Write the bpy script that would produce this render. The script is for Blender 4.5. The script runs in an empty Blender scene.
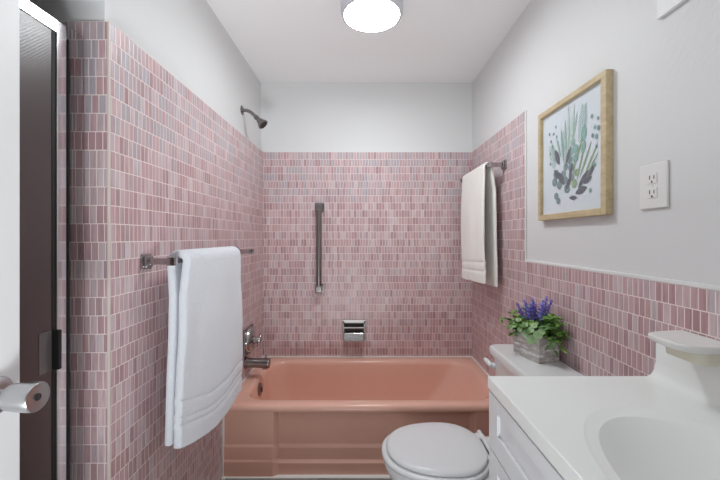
import bpy, bmesh, math, random
from mathutils import Vector, Matrix, noise
random.seed(7)
SC = bpy.context.scene
C = SC.collection
PI = math.pi
V = Vector

# ------------------------------------------------------------------ materials
def lin(r, g, b):
    f = lambda c: (c/255/12.92) if c/255 <= 0.04045 else ((c/255+0.055)/1.055)**2.4
    return (f(r), f(g), f(b), 1.0)

class NT:
    def __init__(s, name):
        s.m = bpy.data.materials.new(name); s.m.use_nodes = True
        s.t = s.m.node_tree; s.b = s.t.nodes['Principled BSDF']
    def n(s, typ, **kw):
        nd = s.t.nodes.new(typ)
        for k, v in kw.items():
            setattr(nd, k, v)
        return nd
    def l(s, a, b): s.t.links.new(a, b)
    def math(s, op, a, b=None, clamp=False):
        nd = s.n('ShaderNodeMath', operation=op, use_clamp=clamp)
        for i, x in enumerate((a, b)):
            if x is None: continue
            if isinstance(x, (int, float)): nd.inputs[i].default_value = x
            else: s.l(x, nd.inputs[i])
        return nd.outputs[0]
    def mix(s, f, a, b, blend='MIX'):
        nd = s.n('ShaderNodeMix', data_type='RGBA', blend_type=blend)
        for x, k in ((f, 0), (a, 6), (b, 7)):
            if isinstance(x, (int, float, tuple)): nd.inputs[k].default_value = x
            else: s.l(x, nd.inputs[k])
        return nd.outputs[2]
    def ramp(s, f, stops, interp='LINEAR'):
        nd = s.n('ShaderNodeValToRGB'); cr = nd.color_ramp; cr.interpolation = interp
        while len(cr.elements) < len(stops): cr.elements.new(0.5)
        for e, (p, c) in zip(cr.elements, stops): e.position = p; e.color = c
        s.l(f, nd.inputs[0]); return nd.outputs[0]
    def noise(s, scale, detail=3, vec=None, rough=0.5):
        nd = s.n('ShaderNodeTexNoise'); nd.inputs['Scale'].default_value = scale
        nd.inputs['Detail'].default_value = detail; nd.inputs['Roughness'].default_value = rough
        if vec is None: vec = s.n('ShaderNodeTexCoord').outputs['Object']
        s.l(vec, nd.inputs['Vector']); return nd.outputs['Fac']
    def stretch(s, sx, sy, sz):
        mp = s.n('ShaderNodeMapping'); mp.inputs['Scale'].default_value = (sx, sy, sz)
        s.l(s.n('ShaderNodeTexCoord').outputs['Object'], mp.inputs[0]); return mp.outputs[0]
    def bump(s, h, strength=0.3, dist=0.002):
        nd = s.n('ShaderNodeBump'); nd.inputs['Strength'].default_value = strength
        nd.inputs['Distance'].default_value = dist; s.l(h, nd.inputs['Height'])
        s.l(nd.outputs[0], s.b.inputs['Normal'])

def mat(name, col, rough=0.5, metal=0.0, bump=None, var=None, coat=0.0, spec=None, sheen=0.0):
    k = NT(name); b = k.b
    b.inputs['Base Color'].default_value = col; b.inputs['Roughness'].default_value = rough
    b.inputs['Metallic'].default_value = metal
    b.inputs['Coat Weight'].default_value = coat; b.inputs['Coat Roughness'].default_value = 0.06
    if spec is not None: b.inputs['Specular IOR Level'].default_value = spec
    if sheen: b.inputs['Sheen Weight'].default_value = sheen
    if var:
        f = k.noise(var[0], 4); d = var[1]
        lo = tuple(c*(1-d) for c in col[:3]) + (1,); hi = tuple(min(1, c*(1+d)) for c in col[:3]) + (1,)
        k.l(k.ramp(f, [(0.3, lo), (0.7, hi)]), b.inputs['Base Color'])
    if bump: k.bump(k.noise(bump[0], 4), bump[1], bump[2])
    return k.m

ROW, COL, TILE_TOP = 0.0529, 0.0205, 1.87
def tile_material(name='pink_mosaic_tile', seed=0.0):
    k = NT(name); b = k.b
    g = k.n('ShaderNodeNewGeometry')
    p = k.n('ShaderNodeSeparateXYZ'); k.l(g.outputs['Position'], p.inputs[0])
    nn = k.n('ShaderNodeSeparateXYZ'); k.l(g.outputs['True Normal'], nn.inputs[0])
    side = k.math('GREATER_THAN', k.math('ABSOLUTE', nn.outputs[0]), 0.5)
    u = k.math('ADD', k.math('MULTIPLY', p.outputs[0], k.math('SUBTRACT', 1.0, side)),
               k.math('MULTIPLY', k.math('ADD', p.outputs[1], 3.0075), side))
    u = k.math('DIVIDE', u, COL)
    v = k.math('DIVIDE', k.math('SUBTRACT', TILE_TOP, p.outputs[2]), ROW)
    iv = k.math('FLOOR', v)
    # every row is laid by hand: a small sideways shift per row
    sh = k.n('ShaderNodeTexWhiteNoise', noise_dimensions='1D'); k.l(iv, sh.inputs['W'])
    u = k.math('ADD', u, k.math('MULTIPLY', sh.outputs['Value'], 0.5))
    iu = k.math('FLOOR', u)
    fu = k.math('SUBTRACT', u, iu); fv = k.math('SUBTRACT', v, iv)
    cell = k.n('ShaderNodeCombineXYZ'); k.l(iu, cell.inputs[0]); k.l(iv, cell.inputs[1])
    k.l(k.math('MULTIPLY', side, 91.7), cell.inputs[2])
    wn = k.n('ShaderNodeTexWhiteNoise', noise_dimensions='3D'); k.l(cell.outputs[0], wn.inputs['Vector'])
    # runs of neighbouring tiles out of one box
    cn = k.n('ShaderNodeTexNoise'); cn.inputs['Scale'].default_value = 0.33; cn.inputs['Detail'].default_value = 1
    cm = k.n('ShaderNodeMapping'); cm.inputs['Scale'].default_value = (0.8, 2.1, 1)
    k.l(cell.outputs[0], cm.inputs[0]); k.l(cm.outputs[0], cn.inputs['Vector'])
    r = k.math('ADD', k.math('MULTIPLY', wn.outputs['Value'], 0.62), k.math('MULTIPLY', cn.outputs['Fac'], 0.40), True)
    col = k.ramp(r, [(0.0, lin(152, 119, 122)), (0.2, lin(177, 141, 144)), (0.42, lin(194, 157, 160)),
                     (0.62, lin(202, 170, 173)), (0.80, lin(208, 188, 191)), (0.95, lin(214, 203, 203))])
    # a share of the tiles is a cooler grey
    gw = k.n('ShaderNodeTexWhiteNoise', noise_dimensions='3D'); ga = k.n('ShaderNodeVectorMath', operation='ADD'); ga.inputs[1].default_value = (31.3, 17.1, 5.2)
    k.l(cell.outputs[0], ga.inputs[0]); k.l(ga.outputs[0], gw.inputs['Vector'])
    # the upper courses turn greyer, with a ragged lower edge
    upper_grey = k.n('ShaderNodeMapRange'); upper_grey.inputs[1].default_value = 6.0; upper_grey.inputs[2].default_value = 9.0; upper_grey.inputs[3].default_value = 0.30; upper_grey.inputs[4].default_value = 0.0
    k.l(k.math('ADD', iv, k.math('MULTIPLY', cn.outputs['Fac'], 3.0)), upper_grey.inputs[0])
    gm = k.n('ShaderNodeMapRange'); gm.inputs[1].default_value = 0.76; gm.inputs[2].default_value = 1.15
    k.l(k.math('ADD', k.math('MULTIPLY', gw.outputs['Value'], 0.7), k.math('ADD', k.math('MULTIPLY', cn.outputs['Fac'], 0.5), upper_grey.outputs[0])), gm.inputs[0])
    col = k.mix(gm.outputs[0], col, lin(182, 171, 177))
    # streaks along the tile
    sv = k.n('ShaderNodeCombineXYZ')
    k.l(k.math('MULTIPLY', u, 3.2), sv.inputs[0]); k.l(k.math('ADD', k.math('MULTIPLY', v, 0.7), k.math('MULTIPLY', iv, 7.3)), sv.inputs[1])
    k.l(k.math('MULTIPLY', side, 5.0), sv.inputs[2])
    st = k.n('ShaderNodeTexNoise'); st.inputs['Scale'].default_value = 1.0; st.inputs['Detail'].default_value = 3
    k.l(sv.outputs[0], st.inputs['Vector'])
    streak = k.ramp(st.outputs['Fac'], [(0.28, (0.80, 0.78, 0.78, 1)), (0.5, (1, 1, 1, 1)), (0.75, (1.08, 1.10, 1.10, 1))])
    col = k.mix(1.0, col, streak, 'MULTIPLY')
    du = k.math('MULTIPLY', k.math('MINIMUM', fu, k.math('SUBTRACT', 1.0, fu)), COL)
    dv = k.math('MULTIPLY', k.math('MINIMUM', fv, k.math('SUBTRACT', 1.0, fv)), ROW)
    d = k.math('MINIMUM', k.math('MULTIPLY', du, 1.12), dv)
    mr = k.n('ShaderNodeMapRange'); mr.inputs[1].default_value = 0.0008; mr.inputs[2].default_value = 0.0017
    k.l(d, mr.inputs[0])
    tile = mr.outputs[0]
    k.l(k.mix(tile, lin(243, 229, 225), col), b.inputs['Base Color'])
    k.l(k.math('SUBTRACT', 0.75, k.math('MULTIPLY', tile, 0.42)), b.inputs['Roughness'])
    mb = k.n('ShaderNodeMapRange'); mb.inputs[1].default_value = 0.0; mb.inputs[2].default_value = 0.003
    k.l(d, mb.inputs[0])
    tilt = k.math('MULTIPLY', k.math('SUBTRACT', fv, 0.5), k.math('SUBTRACT', wn.outputs['Value'], 0.5))
    k.bump(k.math('ADD', mb.outputs[0], k.math('MULTIPLY', tilt, 0.35)), 0.4, 0.0010)
    b.inputs['Specular IOR Level'].default_value = 0.75
    return k.m

def plaster_material():
    k = NT('white_wall_paint'); b = k.b
    b.inputs['Base Color'].default_value = lin(224, 224, 224); b.inputs['Roughness'].default_value = 0.55
    p = k.n('ShaderNodeNewGeometry').outputs['Position']
    fine = k.noise(45, 3, p)
    coarse = k.noise(28, 6, p, 0.7)
    # a rough patched area on the right wall above the vanity
    sp = k.n('ShaderNodeSeparateXYZ'); k.l(p, sp.inputs[0])
    dy = k.math('DIVIDE', k.math('SUBTRACT', sp.outputs[1], 0.84), 0.17)
    dz = k.math('DIVIDE', k.math('SUBTRACT', sp.outputs[2], 1.76), 0.13)
    rr = k.math('ADD', k.math('MULTIPLY', dy, dy), k.math('MULTIPLY', dz, dz))
    mask = k.math('MULTIPLY', k.math('SUBTRACT', 1.2, rr, True), k.math('GREATER_THAN', sp.outputs[0], 0.5))
    h = k.math('ADD', k.math('MULTIPLY', fine, 0.25), k.math('MULTIPLY', k.math('MULTIPLY', coarse, mask), 2.6))
    k.bump(h, 0.35, 0.004)
    return k.m

def wood_material(name, c1, c2, scale=(60, 60, 6), rough=0.5):
    k = NT(name); b = k.b; b.inputs['Roughness'].default_value = rough
    f = k.noise(1.0, 5, k.stretch(*scale), 0.65)
    k.l(k.ramp(f, [(0.3, c1), (0.7, c2)]), b.inputs['Base Color'])
    k.bump(f, 0.25, 0.001)
    return k.m

def washed_wood():
    k = NT('grey_washed_wood'); b = k.b; b.inputs['Roughness'].default_value = 0.8
    f = k.noise(1.0, 6, k.stretch(14, 14, 70), 0.7)
    g = k.noise(28, 5, None, 0.7)
    base = k.ramp(f, [(0.35, lin(176, 169, 165)), (0.65, lin(208, 203, 199))])
    wash = k.ramp(k.math('MULTIPLY', f, k.math('ADD', g, 0.45)), [(0.46, (0, 0, 0, 1)), (0.60, (1, 1, 1, 1))])
    k.l(k.mix(wash, base, lin(242, 240, 238)), b.inputs['Base Color'])
    k.bump(f, 0.4, 0.001); return k.m

def towel_material(name, col):
    k = NT(name); b = k.b
    b.inputs['Base Color'].default_value = col; b.inputs['Roughness'].default_value = 0.95
    b.inputs['Sheen Weight'].default_value = 0.3
    k.bump(k.math('ADD', k.noise(260, 2), k.noise(90, 3)), 0.8, 0.004); return k.m

def bronze_glass():
    k = NT('bronze_pebbled_glass'); b = k.b
    b.inputs['Base Color'].default_value = lin(96, 80, 80); b.inputs['Specular IOR Level'].default_value = 0.8; b.inputs['Roughness'].default_value = 0.3
    b.inputs['Transmission Weight'].default_value = 0.3; b.inputs['IOR'].default_value = 1.5
    p = k.n('ShaderNodeNewGeometry').outputs['Position']
    sp = k.n('ShaderNodeSeparateXYZ'); k.l(p, sp.inputs[0])
    w = 2*PI/0.0085
    h = k.math('MULTIPLY', k.math('SINE', k.math('MULTIPLY', sp.outputs[1], w)), k.math('SINE', k.math('MULTIPLY', sp.outputs[2], w)))
    k.bump(h, 0.12, 0.0006); return k.m

def clear_glass():
    k = NT('clear_glass'); b = k.b
    b.inputs['Base Color'].default_value = (0.93, 0.93, 0.93, 1); b.inputs['Roughness'].default_value = 0.02
    b.inputs['Transmission Weight'].default_value = 1.0; b.inputs['IOR'].default_value = 1.06; return k.m

def emit(name, col, s):
    k = NT(name); b = k.b
    b.inputs['Base Color'].default_value = (0.9, 0.9, 0.9, 1)
    b.inputs['Emission Color'].default_value = col; b.inputs['Emission Strength'].default_value = s
    return k.m

def floor_material():
    k = NT('pale_floor_tile'); b = k.b; b.inputs['Roughness'].default_value = 0.4
    br = k.n('ShaderNodeTexBrick'); br.offset = 0.0
    br.inputs['Color1'].default_value = lin(150, 142, 136); br.inputs['Color2'].default_value = lin(142, 134, 128)
    br.inputs['Mortar'].default_value = lin(150, 142, 136); br.inputs['Scale'].default_value = 1
    br.inputs['Brick Width'].default_value = 0.05; br.inputs['Row Height'].default_value = 0.05
    br.inputs['Mortar Size'].default_value = 0.0015
    k.l(k.n('ShaderNodeTexCoord').outputs['Object'], br.inputs['Vector'])
    k.l(br.outputs['Color'], b.inputs['Base Color']); return k.m

M = dict(
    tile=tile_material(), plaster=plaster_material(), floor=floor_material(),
    ceiling=mat('white_ceiling_paint', lin(248, 248, 248), 0.7, bump=(60, 0.15, 0.003)),
    bullnose=mat('cream_bullnose', lin(214, 199, 193), 0.4, bump=(80, 0.1, 0.001)),
    panel=mat('white_panel_paint', lin(226, 226, 226), 0.45, bump=(60, 0.05, 0.001)),
    white_trim=mat('white_trim_paint', lin(233, 232, 231), 0.4, bump=(80, 0.1, 0.001)),
    trim=mat('white_caulk', lin(246, 244, 240), 0.45, bump=(80, 0.1, 0.001)),
    door=mat('white_door_paint', lin(236, 236, 236), 0.4, bump=(30, 0.05, 0.002)),
    tub=mat('pink_enamel', lin(237, 186, 167), 0.2, var=(3, 0.02), spec=0.4),
    porcelain=mat('white_porcelain', lin(232, 233, 233), 0.12, var=(4, 0.01), coat=0.5),
    seat=mat('white_seat_plastic', lin(226, 227, 228), 0.25, var=(4, 0.01)),
    marble=mat('cultured_marble', lin(240, 242, 240), 0.3, var=(5, 0.012)),
    cream=mat('cream_ceramic', lin(228, 224, 206), 0.25, var=(6, 0.02)),
    cabinet=mat('white_cabinet_paint', lin(226, 227, 229), 0.4, var=(4, 0.01)),
    gap=mat('dark_gap', lin(60, 58, 56), 0.8, var=(9, 0.1)),
    chrome=mat('worn_chrome', lin(176, 172, 172), 0.16, 1.0, bump=(90, 0.04, 0.001)),
    dark_chrome=mat('tarnished_chrome', lin(140, 135, 134), 0.3, 1.0, bump=(90, 0.06, 0.001)),
    alu=mat('polished_aluminium', lin(222, 222, 226), 0.13, 1.0, bump=(40, 0.02, 0.001)),
    satin=mat('satin_steel', lin(196, 196, 198), 0.3, 1.0, bump=(200, 0.05, 0.0005)),
    smoke=mat('smoky_acrylic', lin(112, 104, 103), 0.35, bump=(300, 0.2, 0.001)),
    black=mat('black_rubber', lin(22, 21, 22), 0.6, var=(20, 0.1)),
    bronze_glass=bronze_glass(), clear=clear_glass(),
    white_plastic=mat('white_plastic', lin(234, 233, 231), 0.35, var=(10, 0.01)),
    slot=mat('dark_slot', lin(45, 40, 38), 0.7, var=(50, 0.1)),
    frame=wood_material('pale_oak_frame', lin(186, 164, 126), lin(212, 194, 158), (45, 12, 45)),
    paper=mat('print_paper', lin(214, 221, 227), 0.6, var=(12, 0.01)),
    planter=washed_wood(),
    soil=mat('dark_moss', lin(40, 44, 28), 0.9, bump=(90, 0.8, 0.006)),
    leaf=mat('green_leaf', lin(126, 168, 78), 0.5, var=(30, 0.35)),
    dark_leaf=mat('deep_green_leaf', lin(84, 122, 62), 0.5, var=(30, 0.35)),
    pale_leaf=mat('pale_round_leaf', lin(160, 194, 140), 0.5, var=(40, 0.2)),
    lavender=mat('lavender_flower', lin(150, 142, 222), 0.7, var=(120, 0.3)),
    towel=towel_material('white_terry', lin(236, 240, 246)),
    towel_cream=towel_material('ivory_terry', lin(250, 248, 242)),
    lamp=emit('lamp_diffuser', (0.945, 1.0, 1.02, 1), 33.0),
    lamp_rim=mat('lamp_rim_white', lin(206, 206, 210), 0.4, var=(10, 0.02)),
)
for nm, c in (('ink_sage', (158, 186, 176)), ('ink_teal', (138, 172, 164)), ('ink_slate', (132, 148, 150)),
              ('ink_charcoal', (108, 110, 118)), ('ink_green', (150, 170, 140)), ('ink_mist', (190, 206, 200))):
    M[nm] = mat(nm, lin(*c), 0.7, var=(60, 0.15))

# ------------------------------------------------------------------ mesh helpers
def box(bm, x0, x1, y0, y1, z0, z1, bev=0.0, seg=2, M4=None):
    t = bmesh.new(); bmesh.ops.create_cube(t, size=1)
    bmesh.ops.scale(t, vec=(x1-x0, y1-y0, z1-z0), verts=t.verts)
    bmesh.ops.translate(t, vec=((x0+x1)/2, (y0+y1)/2, (z0+z1)/2), verts=t.verts)
    if bev > 0:
        bmesh.ops.bevel(t, geom=t.edges[:], offset=bev, segments=seg, profile=0.5, affect='EDGES')
    if M4 is not None: t.transform(M4)
    merge(bm, t)

def merge(bm, t):
    me = bpy.data.meshes.new('tmp'); t.to_mesh(me); t.free(); bm.from_mesh(me); bpy.data.meshes.remove(me)

def loft(bm, rings, cap0=False, cap1=False, closed=True):
    vs = [[bm.verts.new(p) for p in r] for r in rings]
    n = len(vs[0])
    for a, b in zip(vs, vs[1:]):
        for i in range(n if closed else n-1):
            j = (i+1) % n
            try: bm.faces.new((a[i], a[j], b[j], b[i]))
            except ValueError: pass
    if cap0: bm.faces.new(vs[0][::-1])
    if cap1: bm.faces.new(vs[-1])
    return vs

def frame_of(d):
    d = V(d).normalized(); a = V((0, 0, 1)) if abs(d.z) < 0.9 else V((1, 0, 0))
    s = d.cross(a).normalized(); return s, d.cross(s).normalized(), d

def lathe(bm, prof, org, axis, seg=32, sy=1.0, caps=(True, True)):
    """prof: (radius, height along axis)"""
    s, t, d = frame_of(axis); org = V(org)
    rings = [[org + d*h + s*(r*math.cos(2*PI*i/seg)) + t*(r*sy*math.sin(2*PI*i/seg)) for i in range(seg)] for r, h in prof]
    loft(bm, rings, *caps)

def tube(bm, pts, r, seg=14, caps=True):
    pts = [V(p) for p in pts]; rr = r if isinstance(r, (list, tuple)) else [r]*len(pts)
    s0 = None; rings = []
    for i, p in enumerate(pts):
        d = (pts[min(i+1, len(pts)-1)] - pts[max(i-1, 0)]).normalized()
        if s0 is None: s, t, d = frame_of(d)
        else:
            s = (s0 - d*s0.dot(d)).normalized(); t = d.cross(s)
        s0 = s
        rings.append([p + s*(rr[i]*math.cos(2*PI*k/seg)) + t*(rr[i]*math.sin(2*PI*k/seg)) for k in range(seg)])
    loft(bm, rings, caps, caps)

def rrect(x0, x1, y0, y1, r, z, k=7, m=5):
    """closed ring of a rounded rectangle, fixed count 4*(k+m)"""
    out = []
    cs = [(x1-r, y1-r, 0), (x0+r, y1-r, PI/2), (x0+r, y0+r, PI), (x1-r, y0+r, 1.5*PI)]
    arcs = [[(cx+r*math.cos(a+PI/2*i/(k-1)), cy+r*math.sin(a+PI/2*i/(k-1))) for i in range(k)] for cx, cy, a in cs]
    for q in range(4):
        out += arcs[q]
        p, n = arcs[q][-1], arcs[(q+1) % 4][0]
        out += [(p[0]+(n[0]-p[0])*i/(m+1), p[1]+(n[1]-p[1])*i/(m+1)) for i in range(1, m+1)]
    return [V((x, y, z)) for x, y in out]

ORG = {}
def obj(name, bm, m, parent=None, smooth=35, mods=()):
    bmesh.ops.recalc_face_normals(bm, faces=bm.faces[:])
    org = ORG.get(parent.name, V((0, 0, 0))) if parent else V((0, 0, 0))
    if parent: bm.transform(Matrix.Translation(-org))
    me = bpy.data.meshes.new(name); bm.to_mesh(me); bm.free()
    for x in (m if isinstance(m, (list, tuple)) else [m]): me.materials.append(x)
    o = bpy.data.objects.new(name, me); C.objects.link(o)
    if parent: o.parent = parent; ORG[o.name] = org
    if smooth:
        for p in me.polygons: p.use_smooth = True
        try: me.set_sharp_from_angle(angle=math.radians(smooth))
        except Exception: pass
        if smooth <= 45:
            wn = o.modifiers.new('flat_faces', 'WEIGHTED_NORMAL'); wn.keep_sharp = True; wn.weight = 100
    return o
def B(): return bmesh.new()
def boxobj(name, m, parent, *a, **kw):
    b = B(); box(b, *a, **kw); return obj(name, b, m, parent)
def tag(o, label, cat, group=None):
    o['label'] = label; o['category'] = cat
    if group: o['group'] = group
    return o
def thing(name, label, cat, loc, group=None):
    o = bpy.data.objects.new(name, None); C.objects.link(o); o.location = loc; o.empty_display_size = 0.05
    ORG[o.name] = V(loc); return tag(o, label, cat, group)
def origin_to(o, loc):
    """move a top-level mesh's origin without moving its shape"""
    o.data.transform(Matrix.Translation(-V(loc))); o.location = loc; ORG[o.name] = V(loc)
def struct(name, bm, m, smooth=30):
    o = obj(name, bm, m, None, smooth); o['kind'] = 'structure'; return o
def sbox(name, m, *a, **kw):
    b = B(); box(b, *a, **kw); return struct(name, b, m)

# ------------------------------------------------------------------ camera (eye 1.25 m, room axes: +y into the picture)
EYE = 1.25
cam = bpy.data.cameras.new('camera'); co = bpy.data.objects.new('camera', cam); C.objects.link(co)
co.location = (0, 0, EYE); co.rotation_euler = (PI/2, 0, 0)
cam.sensor_width = 36; cam.lens = 36*355/720; cam.clip_start = 0.01
cam.shift_x = -3/720; cam.shift_y = -3/720
SC.camera = co

# ------------------------------------------------------------------ the room
CEIL = 2.38
XL, XR, YB, YF = -0.7295, 0.795, 2.59, -0.05      # tile faces, back wall, wall behind the camera
sbox('floor', M['floor'], -1.75, 0.95, YF-0.12, 2.72, -0.1, 0)
sbox('ceiling', M['ceiling'], -1.75, 0.95, YF-0.12, 2.72, CEIL, CEIL+0.1)
b = B()
box(b, XL-0.12, XL-0.02, 1.03, 2.70, 0, CEIL)
struct('wall_left', b, M['plaster'])
sbox('wall_right', M['plaster'], XR+0.006, 0.95, YF-0.12, 2.72, 0, CEIL)
sbox('wall_back', M['plaster'], XL-0.02, XR+0.006, YB+0.01, 2.72, 0, CEIL)
# wall behind the camera, with the open doorway the camera stands in
b = B()
box(b, 0.14, XR+0.006, YF-0.12, YF, 0, CEIL)
box(b, -1.75, -0.74, YF-0.12, YF, 0, CEIL)
box(b, -0.74, 0.14, YF-0.12, YF, 2.06, CEIL)
struct('wall_front', b, M['plaster'])
# shower recess on the left
sbox('wall_shower_end', M['plaster'], -1.75, XL-0.12, 1.03, 1.13, 0, CEIL)
sbox('wall_shower_side', M['plaster'], -1.75, -1.65, YF, 1.03, 0, CEIL)
sbox('wall_entry', M['plaster'], -0.86, -0.77, YF, 0.17, 0, CEIL)
sbox('ceiling_shower_soffit', M['ceiling'], -1.65, XL-0.02, YF, 1.03, 1.937, CEIL)
# tile skins
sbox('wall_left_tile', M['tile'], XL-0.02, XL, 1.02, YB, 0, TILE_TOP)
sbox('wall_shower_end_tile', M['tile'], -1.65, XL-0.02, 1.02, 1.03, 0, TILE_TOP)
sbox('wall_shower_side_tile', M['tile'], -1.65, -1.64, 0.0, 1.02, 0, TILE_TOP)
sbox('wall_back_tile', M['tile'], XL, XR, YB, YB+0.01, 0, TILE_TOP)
YT, WAIN = 1.745, TILE_TOP-14*ROW
b = B()
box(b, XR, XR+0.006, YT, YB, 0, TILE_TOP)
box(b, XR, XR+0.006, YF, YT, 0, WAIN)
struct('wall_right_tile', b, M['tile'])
sbox('trim_1', M['white_trim'], XR-0.002, XR+0.006, YF, YT-0.010, WAIN, WAIN+0.011, bev=0.002)
sbox('trim_2', M['white_trim'], XR-0.001, XR+0.006, YT-0.011, YT, WAIN, TILE_TOP, bev=0.002)
sbox('trim_3', M['bullnose'], XL-0.006, XL+0.0015, 1.0185, 1.026, 0, TILE_TOP, bev=0.002)
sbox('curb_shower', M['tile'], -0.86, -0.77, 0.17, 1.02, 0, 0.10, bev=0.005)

# ------------------------------------------------------------------ bath tub
TY0, TZ = 1.845, 0.375
tub = thing('bathtub', 'salmon pink built-in bathtub filling the tiled alcove', 'bathtub', (0.03, 2.21, 0))
def ring(x0, x1, y0, y1, r, z): return rrect(x0, x1, y0, y1, r, z, 9, 7)
b = B()
W = 0.003
rings = [ring(XL+W, XR-W, TY0+0.012, YB-W, 0.004, 0.335), ring(XL+W, XR-W, TY0+0.002, YB-W, 0.004, 0.340),
         ring(XL+W, XR-W, TY0, YB-W, 0.004, 0.352), ring(XL+W, XR-W, TY0+0.005, YB-W, 0.004, 0.366),
         ring(XL+W+.001, XR-W-.001, TY0+0.014, YB-W-.001, 0.004, 0.373), ring(XL+W+.003, XR-W-.003, TY0+0.026, YB-W-.003, 0.004, TZ)]
top = [(-0.655, 0.735, 1.902, 2.515, 0.13, TZ), (-0.650, 0.730, 1.910, 2.509, 0.128, 0.372), (-0.644, 0.722, 1.918, 2.503, 0.125, 0.364),
       (-0.638, 0.710, 1.926, 2.498, 0.125, 0.345), (-0.630, 0.660, 1.938, 2.490, 0.125, 0.26), (-0.615, 0.575, 1.955, 2.475, 0.125, 0.15),
       (-0.595, 0.515, 1.975, 2.455, 0.12, 0.085), (-0.57, 0.47, 2.0, 2.43, 0.11, 0.062), (-0.50, 0.40, 2.07, 2.36, 0.09, 0.056)]
rings += [ring(*t) for t in top]
loft(b, rings, False, True)
obj('basin', b, M['tub'], tub, 50)
# apron: end blocks forward, recessed middle with two horizontal ledges
def apron_profile(depth):   # (y, z) from top to floor
    y = TY0 + depth
    return [(y+0.03, 0.345), (y+0.004, 0.338), (y, 0.325), (y, 0.156), (y-0.003, 0.150), (y-0.014, 0.143), (y-0.017, 0.137),
            (y-0.014, 0.082), (y-0.017, 0.076), (y-0.028, 0.070), (y-0.031, 0.064), (y-0.028, 0.002)]
def end_profile(depth):
    y = TY0 + depth
    return [(y+0.03, 0.345), (y+0.004, 0.341), (y, 0.333), (y, 0.172), (y-0.001, 0.166), (y-0.004, 0.160), (y-0.005, 0.152),
            (y-0.004, 0.096), (y-0.005, 0.090), (y-0.008, 0.084), (y-0.009, 0.078), (y-0.009, 0.002)]
b = B()
E, Mi = end_profile(0.006), apron_profile(0.042)
def lerp(a, c, t): return [(p[0]+(q[0]-p[0])*t, p[1]+(q[1]-p[1])*t) for p, q in zip(a, c)]
cols = [(XL+W, E), (-0.52, E), (-0.475, E), (-0.468, lerp(E, Mi, .08)), (-0.458, lerp(E, Mi, .5)), (-0.448, lerp(E, Mi, .92)), (-0.44, Mi),
        (0.56, Mi), (0.568, lerp(E, Mi, .92)), (0.578, lerp(E, Mi, .5)), (0.588, lerp(E, Mi, .08)), (0.595, E), (XR-W, E)]
loft(b, [[V((x, y, z)) for y, z in pr] for x, pr in cols], closed=False)
bmesh.ops.recalc_face_normals(b, faces=b.faces[:])
g = bmesh.ops.extrude_face_region(b, geom=b.faces[:])
for v in [e for e in g['geom'] if isinstance(e, bmesh.types.BMVert)]: v.co.y = TY0 + 0.07
obj('apron', b, M['tub'], tub, 40)
# overflow plate on the end wall of the tub
b = B(); lathe(b, [(0.041, 0), (0.041, 0.004), (0.034, 0.008), (0.0, 0.009)], (-0.634, 2.18, 0.315), (1, 0, 0.06), 28, caps=(True, False))
ov = obj('overflow_plate', b, M['dark_chrome'], tub, 40); ov['label'] = 'round tarnished chrome overflow plate'
b = B(); box(b, -0.628, -0.616, 2.173, 2.187, 0.298, 0.332, 0.004)
obj('trip_lever', b, M['dark_chrome'], ov)
b = B(); lathe(b, [(0.03, 0), (0.03, 0.003), (0.0, 0.004)], (-0.46, 2.215, 0.0565), (0, 0, 1), 24, caps=(True, False))
obj('drain', b, M['chrome'], tub)
# caulk lines round the tub
b = B()
box(b, XL, XR, YB-0.007, YB, TZ-0.004, TZ+0.006, 0.0015)
box(b, XL, XL+0.007, TY0, YB-0.007, TZ-0.004, TZ+0.006, 0.0015)
box(b, XR-0.007, XR, TY0, YB-0.007, TZ-0.004, TZ+0.006, 0.0015)
box(b, XL, XL+0.007, TY0-0.006, TY0+0.012, 0.0, TZ-0.01, 0.002)
box(b, XL+0.009, XR, TY0-0.010, TY0+0.016, 0.0, 0.006, 0.002)
box(b, XL, XL+0.02, TY0-0.024, TY0-0.006, 0.0, 0.013, 0.005)
struct('trim_4', b, M['trim'])

# ------------------------------------------------------------------ tub spout, valve, shower head
sp = thing('tub_spout', 'short horizontal chrome tub spout over the left end of the pink bathtub', 'faucet', (XL, 2.2, 0.475))
b = B()
prof = [(0.036, 0), (0.036, 0.012), (0.030, 0.018), (0.028, 0.06), (0.030, 0.10), (0.031, 0.142), (0.029, 0.150), (0.018, 0.153)]
lathe(b, prof, (XL, 2.2, 0.472), (1, 0, -0.03), 24)
obj('spout_body', b, M['dark_chrome'], sp, 40)
b = B(); lathe(b, [(0.015, 0), (0.015, 0.018), (0.012, 0.018)], (XL+0.122, 2.2, 0.452), (0, 0, -1), 20); obj('outlet', b, M['dark_chrome'], sp)
b = B(); tube(b, [(XL+0.128, 2.2, 0.495), (XL+0.128, 2.2, 0.512)], [0.004, 0.004]); lathe(b, [(0.008, 0), (0.009, 0.004), (0.006, 0.009)], (XL+0.128, 2.2, 0.510), (0, 0, 1), 14)
obj('diverter_knob', b, M['dark_chrome'], sp)

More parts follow.
